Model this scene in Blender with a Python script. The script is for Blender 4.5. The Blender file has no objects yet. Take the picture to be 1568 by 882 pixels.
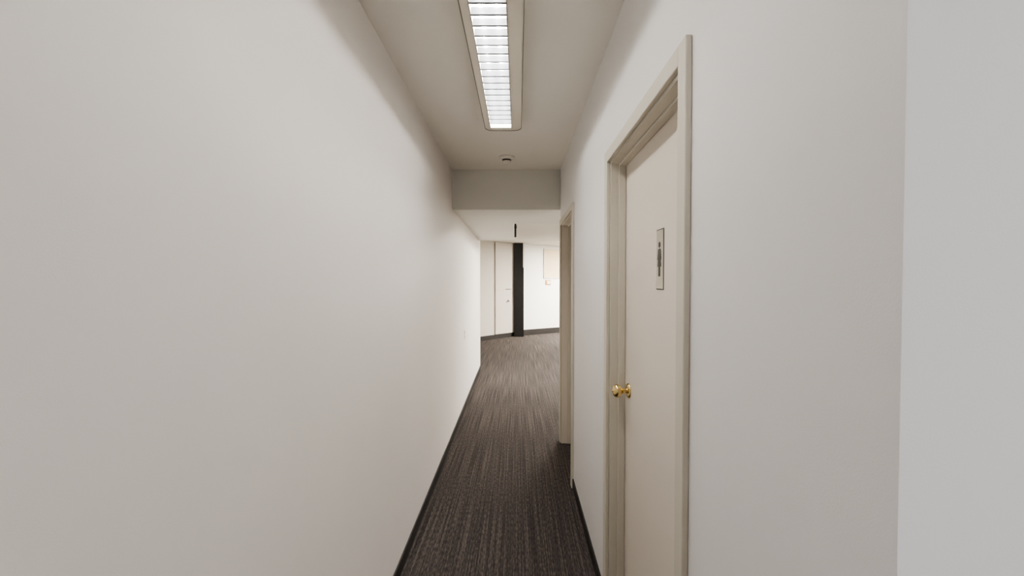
import bpy, bmesh, math
from mathutils import Vector, Matrix
S = bpy.context.scene
S.view_settings.view_transform = 'AgX'
S.view_settings.look = 'AgX - Medium High Contrast'
S.view_settings.exposure = 0.05
COL = bpy.context.collection

# ---------------- materials ----------------
def srgb(r, g, b):
    f = lambda c: (c/255/12.92) if c/255 <= 0.04045 else ((c/255+0.055)/1.055)**2.4
    return (f(r), f(g), f(b), 1)

def mat(name, col, rough=0.6, metal=0.0, var=0.03, scale=3.0, bump=0.0, bscale=200, emit=0, ecol=None):
    m = bpy.data.materials.new(name); m.use_nodes = True
    nt = m.node_tree; b = nt.nodes['Principled BSDF']
    b.inputs['Roughness'].default_value = rough
    b.inputs['Metallic'].default_value = metal
    tc = nt.nodes.new('ShaderNodeTexCoord')
    n = nt.nodes.new('ShaderNodeTexNoise'); n.inputs['Scale'].default_value = scale
    n.inputs['Detail'].default_value = 4
    nt.links.new(tc.outputs['Object'], n.inputs['Vector'])
    r = nt.nodes.new('ShaderNodeValToRGB')
    r.color_ramp.elements[0].position = 0.3; r.color_ramp.elements[1].position = 0.7
    r.color_ramp.elements[0].color = tuple(c*(1-var) for c in col[:3])+(1,)
    r.color_ramp.elements[1].color = tuple(min(1, c*(1+var)) for c in col[:3])+(1,)
    nt.links.new(n.outputs['Fac'], r.inputs['Fac'])
    nt.links.new(r.outputs['Color'], b.inputs['Base Color'])
    if bump:
        n2 = nt.nodes.new('ShaderNodeTexNoise'); n2.inputs['Scale'].default_value = bscale
        nt.links.new(tc.outputs['Object'], n2.inputs['Vector'])
        bp = nt.nodes.new('ShaderNodeBump'); bp.inputs['Strength'].default_value = bump
        bp.inputs['Distance'].default_value = 0.002
        nt.links.new(n2.outputs['Fac'], bp.inputs['Height'])
        nt.links.new(bp.outputs['Normal'], b.inputs['Normal'])
    if emit:
        b.inputs['Emission Color'].default_value = ecol or col
        b.inputs['Emission Strength'].default_value = emit
    return m

M_wall = mat('wall_paint', (0.83, 0.79, 0.755, 1), 0.6, var=0.012, scale=1.5, bump=0.08, bscale=350)
M_wallr = mat('wall_paint_cool', (0.82, 0.805, 0.79, 1), 0.6, var=0.012, scale=1.5, bump=0.08, bscale=350)
M_walll = mat('lobby_wall_paint', (0.88, 0.88, 0.88, 1), 0.6, var=0.012, scale=1.5, bump=0.08, bscale=350)
M_beam = mat('beam_paint', (0.79, 0.78, 0.73, 1), 0.6, var=0.012, scale=1.5, bump=0.1)
M_ceil = mat('ceiling_paint', (0.89, 0.86, 0.80, 1), 0.8, var=0.01, scale=2, bump=0.1, bscale=150)
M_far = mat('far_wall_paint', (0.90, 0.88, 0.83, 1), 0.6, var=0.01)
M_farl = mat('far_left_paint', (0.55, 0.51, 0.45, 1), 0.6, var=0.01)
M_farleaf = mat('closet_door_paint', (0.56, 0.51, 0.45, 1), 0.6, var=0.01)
M_base = mat('baseboard_vinyl', srgb(42, 39, 38), 0.45, var=0.08, scale=10)
M_trim = mat('door_frame_paint', srgb(207, 201, 187), 0.55, var=0.003, scale=4)
M_leaf = mat('door_leaf_paint', srgb(222, 213, 201), 0.5, var=0.005, scale=4)
M_brass = mat('brass', (0.72, 0.56, 0.27, 1), 0.18, metal=1, var=0.05, scale=20)
M_steel = mat('brushed_plate', srgb(186, 180, 164), 0.35, metal=0.3, var=0.05, scale=30)
M_dark = mat('sign_figure', srgb(70, 64, 60), 0.5)
M_fix = mat('fixture_enamel', srgb(238, 232, 218), 0.35, var=0.005)
M_rim = mat('fixture_rim', srgb(120, 116, 104), 0.4, var=0.01)
M_louv = mat('louver_aluminium', (0.07, 0.073, 0.082, 1), 0.5, metal=0.0, var=0.02)
M_refl = mat('reflector_white', (0.88, 0.88, 0.88, 1), 0.3, var=0.0)
M_tube = mat('fluorescent_tube', (1, 1, 1, 1), 0.5, var=0, emit=78, ecol=(1.0, 0.985, 0.955, 1))
M_fill = mat('lobby_fill_diffuser', (1, 1, 1, 1), 0.5, var=0, emit=17, ecol=(0.985, 0.985, 1.0, 1))  # glow of the added lobby fill lamp
M_difff = mat('lamp_diffuser_warm', (1, 1, 1, 1), 0.5, var=0, emit=80, ecol=(1.0, 0.95, 0.87, 1))
M_diffr = mat('lamp_diffuser_bright', (1, 1, 1, 1), 0.5, var=0, emit=260, ecol=(1.0, 0.95, 0.86, 1))
M_plast = mat('white_plastic', srgb(236, 232, 224), 0.35, var=0.01)
M_plastd = mat('grey_plastic', srgb(95, 92, 88), 0.4, var=0.03)
M_col = mat('dark_column_paint', srgb(20, 17, 16), 0.5, var=0.08, scale=4)
M_cream = mat('notice_board', srgb(225, 206, 172), 0.6, var=0.02)
M_oran = mat('amber_plastic', srgb(205, 150, 85), 0.4, var=0.04)

# carpet: streaks running along the corridor
def carpet():
    m = bpy.data.materials.new('striped_carpet'); m.use_nodes = True
    nt = m.node_tree; b = nt.nodes['Principled BSDF']
    b.inputs['Roughness'].default_value = 0.95
    b.inputs['Specular IOR Level'].default_value = 0.1
    tc = nt.nodes.new('ShaderNodeTexCoord')
    def streak(sx, sy, det=2):
        mp = nt.nodes.new('ShaderNodeMapping'); mp.inputs['Scale'].default_value = (sx, sy, 1)
        n = nt.nodes.new('ShaderNodeTexNoise'); n.inputs['Scale'].default_value = 1; n.inputs['Detail'].default_value = det
        nt.links.new(tc.outputs['Object'], mp.inputs['Vector']); nt.links.new(mp.outputs['Vector'], n.inputs['Vector'])
        return n.outputs['Fac']
    a = streak(120, 1.0, 1); c = streak(130, 30, 1); d = streak(240, 150, 1)
    def mix(x, y, f):
        q = nt.nodes.new('ShaderNodeMix'); q.data_type = 'FLOAT'; q.inputs[0].default_value = f
        nt.links.new(x, q.inputs[2]); nt.links.new(y, q.inputs[3]); return q.outputs[0]
    f = mix(mix(a, c, 0.48), d, 0.15)
    r = nt.nodes.new('ShaderNodeValToRGB')
    e = r.color_ramp.elements
    e[0].position = 0.38; e[0].color = (0.036, 0.031, 0.030, 1)
    e[1].position = 0.62; e[1].color = (0.132, 0.112, 0.099, 1)
    k = e.new(0.5); k.color = (0.066, 0.057, 0.053, 1)
    nt.links.new(f, r.inputs['Fac']); nt.links.new(r.outputs['Color'], b.inputs['Base Color'])
    bp = nt.nodes.new('ShaderNodeBump'); bp.inputs['Strength'].default_value = 0.3; bp.inputs['Distance'].default_value = 0.003
    nt.links.new(f, bp.inputs['Height']); nt.links.new(bp.outputs['Normal'], b.inputs['Normal'])
    return m
M_carpet = carpet()

# ---------------- helpers ----------------
def link(ob, parent=None):
    COL.objects.link(ob)
    if parent: ob.parent = parent
    return ob
def empty(name, loc=(0, 0, 0)):
    e = bpy.data.objects.new(name, None); e.empty_display_size = 0.05; e.location = (0,0,0); COL.objects.link(e); return e
def finish(bm, name, m, parent=None, smooth=False, bevel=0):
    bmesh.ops.recalc_face_normals(bm, faces=bm.faces)
    me = bpy.data.meshes.new(name); bm.to_mesh(me); bm.free()
    if smooth:
        for p in me.polygons: p.use_smooth = True
    me.materials.append(m)
    ob = bpy.data.objects.new(name, me); link(ob, parent)
    if bevel:
        md = ob.modifiers.new('bevel', 'BEVEL'); md.width = bevel; md.segments = 2
    return ob
def box(name, x0, x1, y0, y1, z0, z1, m, parent=None, bevel=0):
    bm = bmesh.new()
    v = [bm.verts.new((x, y, z)) for x in (x0, x1) for y in (y0, y1) for z in (z0, z1)]
    for f in [(0,1,3,2),(4,6,7,5),(0,4,5,1),(2,3,7,6),(0,2,6,4),(1,5,7,3)]:
        bm.faces.new([v[i] for i in f])
    return finish(bm, name, m, parent, bevel=bevel)
def prism(name, pts, z0, z1, m, parent=None, bevel=0):
    bm = bmesh.new()
    a = [bm.verts.new((x, y, z0)) for x, y in pts]; b = [bm.verts.new((x, y, z1)) for x, y in pts]
    n = len(pts)
    bm.faces.new(a); bm.faces.new(b)
    for i in range(n): bm.faces.new([a[i], a[(i+1) % n], b[(i+1) % n], b[i]])
    return finish(bm, name, m, parent, bevel=bevel)
def lathe(name, prof, origin, axis, m, parent=None, seg=32):
    bm = bmesh.new(); rings = []
    q = Vector((0, 0, 1)).rotation_difference(Vector(axis))
    for r, t in prof:
        ring = []
        if r < 1e-6: ring = [bm.verts.new(q @ Vector((0, 0, t)) + Vector(origin))]
        else:
            for i in range(seg):
                an = 2*math.pi*i/seg
                ring.append(bm.verts.new(q @ Vector((r*math.cos(an), r*math.sin(an), t)) + Vector(origin)))
        rings.append(ring)
    for A, B in zip(rings, rings[1:]):
        for i in range(seg):
            j = (i+1) % seg
            if len(A) == 1 and len(B) > 1: bm.faces.new([A[0], B[j], B[i]])
            elif len(B) == 1 and len(A) > 1: bm.faces.new([A[i], A[j], B[0]])
            elif len(A) > 1: bm.faces.new([A[i], A[j], B[j], B[i]])
    return finish(bm, name, m, parent, smooth=True)

H = 2.57     # ceiling
XR = 0.405   # right wall face
SOF = 2.19   # soffit underside
# left wall face is slightly splayed
def xl(y): return -0.600 - 0.05*max(0, (y-1.0))/6.2

# ---------------- room shell ----------------
box('floor', -4.8, 5.0, -2.8, 16.0, -0.1, 0, M_carpet)
box('ceiling', -4.8, 5.0, -2.8, 16.0, H, H+0.12, M_ceil)
prism('wall_left', [(-0.60, -2.6), (-0.60, 1.0), (xl(7.2), 7.2), (-0.80, 7.2), (-0.80, -2.6)], 0, H, M_wall)
prism('baseboard_left', [(-0.60, -2.6), (-0.60, 1.0), (xl(7.2), 7.2), (xl(7.2)+0.008, 7.2), (-0.592, 1.0), (-0.592, -2.6)], 0, 0.07, M_base)

# right wall with two door openings: outer face x=XR, thickness 0.13
T = 0.13
D1 = (1.03, 1.84, 2.025); D2 = (3.06, 3.87, 2.025)
def wall_with_openings(name, segs):
    bm = bmesh.new()
    for (x0, x1, y0, y1, z0, z1) in segs:
        v = [bm.verts.new((x, y, z)) for x in (x0, x1) for y in (y0, y1) for z in (z0, z1)]
        for f in [(0,1,3,2),(4,6,7,5),(0,4,5,1),(2,3,7,6),(0,2,6,4),(1,5,7,3)]:
            bm.faces.new([v[i] for i in f])
    return finish(bm, name, M_wallr)
Y0, Y1 = 0.44, 3.98
wall_with_openings('wall_right', [
    (XR, XR+T, Y0+.0005, D1[0]-.001, 0, H), (XR, XR+T, D1[0]-.001, D1[1]+.001, D1[2], H),
    (XR, XR+T, D1[1]+.001, D2[0]-.001, 0, H), (XR, XR+T, D2[0]-.001, D2[1]+.001, D2[2], H),
    (XR, XR+T, D2[1]+.001, Y1, 0, H)])
prism('wall_lobby_front', [(XR, Y0), (3.0, Y0), (3.0, Y0+0.13), (XR+T, Y0+0.13), (XR+T, Y0+0.0004), (XR, Y0+0.0004)], 0, H, M_walll)
box('wall_lobby_right', 3.0, 3.15, -2.6, Y0+0.13, 0, H, M_wall)
box('wall_lobby_back', -0.8, 3.15, -2.75, -2.6, 0, H, M_wall)
box('wall_far_near_side', XR+T, 4.8, Y1-0.13, Y1, 0, H, M_far)
def baser(name, y0, y1, x=XR):
    box(name, x-0.008, x, y0, y1, 0, 0.07, M_base)
baser('baseboard_right', Y0, 0.98); baser('baseboard_right.001', 1.89, 3.01); baser('baseboard_right.002', 3.92, Y1)
box('baseboard_lobby', XR-0.008, 3.0, Y0-0.008, Y0, 0, 0.07, M_base)

# soffit: full width piece and deeper left piece
prism('ceiling_soffit', [(xl(4.0), 4.0), (4.8, 4.0), (4.8, 4.95), (-0.05, 4.95), (-0.05, 6.95), (xl(6.95), 6.95)], SOF, H, M_beam)

# far room
A = Vector((-0.10, 11.57)); dl = Vector((-0.83, -0.90)).normalized(); dr = Vector((1.39, 0.90)).normalized()
def strip(name, p0, p1, th, z0, z1, m, parent=None, bevel=0, off=0.0):
    d = (p1-p0).normalized(); n = Vector((-d.y, d.x))
    if n.y < 0: n = -n
    p0 = p0 - n*off; p1 = p1 - n*off
    return prism(name, [tuple(p0), tuple(p1), tuple(p1+n*th), tuple(p0+n*th)], z0, z1, m, parent, bevel)
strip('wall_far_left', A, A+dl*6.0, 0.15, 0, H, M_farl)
strip('wall_far_right', A, A+dr*6.0, 0.15, 0, H, M_far)
box('wall_far_side', 4.8, 4.95, Y1-0.13, 15.2, 0, H, M_far)
box('wall_far_return', -4.6, -0.80, 7.05, 7.2, 0, H, M_far)
strip('baseboard_far_left', A, A+dl*6.0, 0.012, 0, 0.11, M_base, off=0.012)
strip('baseboard_far_right', A, A+dr*6.0, 0.012, 0, 0.16, M_base, off=0.012)

# dark column at the corner of the far room
c = empty('dark_column')
prism('shaft', [(-0.10, 11.45), (0.16, 11.45), (0.16, 11.72), (-0.10, 11.55)], 0, H, M_col, c)
prism('edge_trim', [(0.14, 11.44), (0.17, 11.44), (0.17, 11.449), (0.14, 11.449)], 1.9, H, M_plast, c)

# closet door panel in far left wall
cd = empty('door_3')
p0 = A+dl*0.06; p1 = A+dl*0.75
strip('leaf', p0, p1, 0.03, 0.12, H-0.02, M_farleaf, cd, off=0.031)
nl = Vector((-dl.y, dl.x)); nl = nl if nl.y < 0 else -nl
kp = A+dl*0.28 + nl*0.031
lathe('knob', [(0.03, 0), (0.03, 0.008), (0.012, 0.012), (0.012, 0.03), (0.03, 0.04), (0.034, 0.055), (0.025, 0.068), (0, 0.072)],
      (kp.x, kp.y, 1.0), (nl.x, nl.y, 0), M_plast, cd)
strip('latch_bar', A+dl*0.16, A+dl*0.38, 0.012, 1.30, 1.315, M_plastd, cd, off=0.044)

# items on far right wall
def on_right(t): return A+dr*t
nb = empty('notice_board')
strip('panel', on_right(1.03), on_right(1.85), 0.02, 1.64, 2.44, M_cream, nb, off=0.021)
strip('frame_bottom', on_right(1.0), on_right(1.88), 0.03, 1.61, 1.64, M_leaf, nb, off=0.031)
strip('frame_top', on_right(1.0), on_right(1.88), 0.03, 2.44, 2.47, M_leaf, nb, off=0.031)
strip('frame_side_1', on_right(1.0), on_right(1.03), 0.03, 1.64, 2.44, M_leaf, nb, off=0.031)
strip('frame_side_2', on_right(1.85), on_right(1.88), 0.03, 1.64, 2.44, M_leaf, nb, off=0.031)
th = empty('thermostat')
strip('back_plate', on_right(1.07), on_right(1.26), 0.02, 1.42, 1.56, M_oran, th, bevel=0.004, off=0.021)
strip('cover', on_right(1.10), on_right(1.23), 0.02, 1.445, 1.535, M_plast, th, bevel=0.004, off=0.042)

# conduit at the corner of the soffit
cn = empty('ceiling_conduit')
lathe('pipe', [(0.0, 0), (0.014, 0), (0.014, 0.12), (0.020, 0.12), (0.020, 0.16), (0.014, 0.16), (0.014, 0.47), (0, 0.47)], (-0.034, 5.6, H-0.47), (0, 0, 1), M_col, cn, 16)

# ---------------- doors ----------------
def door(name, D, knob_y):
    e = empty(name); y0, y1, zt = D
    cw, ct = 0.05, 0.016
    xf = XR-ct
    box('casing_near', xf, XR, y0-cw, y0, 0, zt+cw, M_trim, e, 0.003)
    box('casing_far', xf, XR, y1, y1+cw, 0, zt+cw, M_trim, e, 0.003)
    box('casing_head', xf, XR, y0+0.0005, y1-0.0005, zt, zt+cw, M_trim, e, 0.003)
    box('jamb_near', XR, XR+T-0.002, y0, y0+0.012, 0, zt, M_trim, e)
    box('jamb_far', XR, XR+T-0.002, y1-0.012, y1, 0, zt, M_trim if name == 'door_1' else M_leaf, e)
    box('jamb_head', XR, XR+T-0.002, y0+0.012, y1-0.012, zt-0.012, zt, M_trim, e)
    xl_ = XR + (0.065 if name == 'door_1' else 0.085)
    box('stop_far', xl_-0.032, xl_-0.001, y1-0.022, y1-0.0125, 0, zt-0.012, M_trim, e, 0.002)
    box('stop_head', xl_-0.032, xl_-0.001, y0+0.013, y1-0.023, zt-0.022, zt-0.0125, M_trim, e, 0.002)
    box('leaf', xl_, xl_+0.040, y0+0.015, y1-0.015, 0.012, zt-0.016, M_leaf, e, 0.002)
    o = (xl_, knob_y, 1.04)
    lathe('rosette', [(0, 0), (0.032, 0), (0.032, 0.003), (0.027, 0.008), (0.015, 0.011), (0, 0.011)], o, (-1, 0, 0), M_brass, e)
    lathe('knob', [(0.011, 0.008), (0.0105, 0.026), (0.014, 0.031), (0.024, 0.038), (0.0275, 0.048), (0.026, 0.058), (0.019, 0.065), (0.008, 0.068), (0, 0.068)],
          o, (-1, 0, 0), M_brass, e)
    lathe('keyhole', [(0.005, 0.068), (0.005, 0.071), (0, 0.071)], o, (-1, 0, 0), M_brass, e, 12)
    return e, xl_
d1, lx = door('door_1', D1, 1.76)
door('door_2', D2, 3.15)

# restroom sign
sg = empty('restroom_sign')
box('plate', lx-0.003, lx-0.0002, 1.348, 1.412, 1.478, 1.672, M_steel, sg, 0.001)
box('border', lx-0.0015, lx-0.0001, 1.345, 1.415, 1.475, 1.675, M_dark, sg)
def flat(name, pts, m):
    bm = bmesh.new()
    a = [bm.verts.new((lx-0.0032, y, z)) for y, z in pts]; b = [bm.verts.new((lx-0.0042, y, z)) for y, z in pts]
    n = len(pts); bm.faces.new(a); bm.faces.new(b)
    for i in range(n): bm.faces.new([a[i], a[(i+1) % n], b[(i+1) % n], b[i]])
    return finish(bm, name, m, sg)
cy, cz = 1.3800, 1.577
flat('figure_head', [(cy+0.009*math.cos(t*math.pi/8), cz+0.046+0.010*math.sin(t*math.pi/8)) for t in range(16)], M_dark)
flat('figure_body', [(cy-.008, cz+.033), (cy+.008, cz+.033), (cy+.013, cz+.028), (cy+.018, cz-.002), (cy+.014, cz-.004), (cy+.009, cz+.016),
                     (cy+.017, cz-.026), (cy+.008, cz-.026), (cy+.008, cz-.058), (cy+.002, cz-.058), (cy+.002, cz-.026), (cy-.002, cz-.026),
                     (cy-.002, cz-.058), (cy-.008, cz-.058), (cy-.008, cz-.026), (cy-.017, cz-.026), (cy-.009, cz+.016), (cy-.014, cz-.004),
                     (cy-.018, cz-.002), (cy-.013, cz+.028)], M_dark)

# ---------------- corridor light fixture ----------------
def fixture(name, x0, x1, xi0, xi1, y0, y1, yi0, yi1, zb, rad, tube_mat):
    e = empty(name)
    def loop(a, b, c_, d, r, n=8):
        pts = []
        for cx, cyy, s in ((b-r, d-r, 0), (a+r, d-r, 1), (a+r, c_+r, 2), (b-r, c_+r, 3)):
            for i in range(n+1):
                an = math.pi/2*(s+i/n); pts.append((cx+r*math.cos(an), cyy+r*math.sin(an)))
        return pts
    def ring(nm, outer, inner, z0, z1, m):
        bm = bmesh.new()
        L = [[bm.verts.new((x, y, z)) for x, y in P] for P, z in ((outer, z0), (inner, z0), (inner, z1), (outer, z1))]
        n = len(outer)
        for k in range(4):
            P, Q = L[k], L[(k+1) % 4]
            for i in range(n): bm.faces.new([P[i], P[(i+1) % n], Q[(i+1) % n], Q[i]])
        return finish(bm, nm, m, e)
    ring('housing_frame', loop(x0, x1, y0, y1, rad), loop(xi0, xi1, yi0, yi1, 0.006), zb, H-0.001, M_fix)
    ring('outer_rim', loop(x0-.002, x1+.002, y0-.002, y1+.002, rad+.002), loop(x0+.001, x1-.001, y0+.001, y1-.001, rad-.001), zb-.003, zb, M_rim)
    ring('inner_rim', loop(xi0-.003, xi1+.003, yi0-.003, yi1+.003, 0.008), loop(xi0, xi1, yi0, yi1, 0.006), zb-.003, zb, M_rim)
    box('reflector', xi0, xi1, yi0, yi1, H-0.006, H-0.002, M_refl, e)
    zt = zb+0.030
    bm = bmesh.new()
    n = int((yi1-yi0)/0.066)
    for i in range(1, n):
        y = yi0+(yi1-yi0)*i/n
        w = 0.0026
        pr = [(-w*2.0, zb), (w*2.0, zb), (w, zb+0.012), (w*.5, zt), (-w*.5, zt), (-w, zb+0.012)]
        a = [bm.verts.new((xi0, y+q[0], q[1])) for q in pr]; b = [bm.verts.new((xi1, y+q[0], q[1])) for q in pr]
        bm.faces.new(a); bm.faces.new(b)
        for k in range(6): bm.faces.new([a[k], a[(k+1) % 6], b[(k+1) % 6], b[k]])
    finish(bm, 'louver_blades', M_louv, e)
    xm = (xi0+xi1)/2
    for k, dx in enumerate((-0.032, 0.032)):
        lathe('tube_%d' % (k+1), [(0, 0), (0.008, 0), (0.008, yi1-yi0-0.04), (0, yi1-yi0-0.04)], (xm+dx, yi0+0.02, H-0.017), (0, 1, 0), tube_mat, e, 12)
    return e
fixture('fluorescent_ceiling_light', -0.214, 0.022, -0.178, -0.043, 0.45, 2.81, 0.52, 2.76, H-0.058, 0.05, M_tube)

# panel lights (unseen fill lamp added in the lobby behind the camera, far room)
def panel_light(x, y, sx, sy, dm, name='unseen_panel_light'):
    e = empty(name)
    box('frame', x-sx/2-.03, x+sx/2+.03, y-sy/2-.03, y+sy/2+.03, H-0.03, H-0.001, M_fix, e, 0.004)
    box('diffuser', x-sx/2, x+sx/2, y-sy/2, y+sy/2, H-0.034, H-0.0302, dm, e)
panel_light(1.2, -1.2, 1.2, 0.6, M_fill)  # added fill lamp, out of view, brightens walls near the camera
panel_light(2.7, 10.8, 0.6, 1.2, M_diffr)
panel_light(1.3, 6.6, 1.2, 0.6, M_difff)

# smoke detector
sd = empty('smoke_detector')
o = (-0.096, 3.60, H-0.001)
lathe('base', [(0, 0), (0.066, 0), (0.066, 0.010), (0.060, 0.018), (0.048, 0.022), (0, 0.022)], o, (0, 0, -1), M_plast, sd)
lathe('vent_ring', [(0.040, 0.021), (0.034, 0.036), (0, 0.036)], o, (0, 0, -1), M_plastd, sd)
lathe('cap', [(0.036, 0.035), (0.038, 0.040), (0.030, 0.050), (0.014, 0.058), (0, 0.060)], o, (0, 0, -1), M_plast, sd)

# outlet on left wall
ol = empty('wall_outlet')
xo = xl(4.95)
box('plate', xo-0.001, xo+0.006, 4.91, 4.98, 0.82, 0.935, M_plast, ol, 0.002)
for k, z in enumerate((0.852, 0.903)):
    box('socket_%d' % (k+1), xo+0.0055, xo+0.008, 4.93, 4.96, z-0.013, z+0.013, M_trim, ol, 0.001)

# ---------------- world, camera ----------------
w = bpy.data.worlds.new('world'); S.world = w; w.use_nodes = True
w.node_tree.nodes['Background'].inputs[0].default_value = (0.8, 0.85, 0.9, 1)
w.node_tree.nodes['Background'].inputs[1].default_value = 0.3
cam = bpy.data.cameras.new('camera'); co = bpy.data.objects.new('camera', cam); COL.objects.link(co)
cam.sensor_width = 36; cam.lens = 36*640/1568; cam.clip_start = 0.02
co.location = (0, 0, 1.5)
co.rotation_euler = (math.radians(90-1.2), 0, 0)
cam.shift_x = -9/1568; cam.shift_y = 4.4/1568
S.camera = co
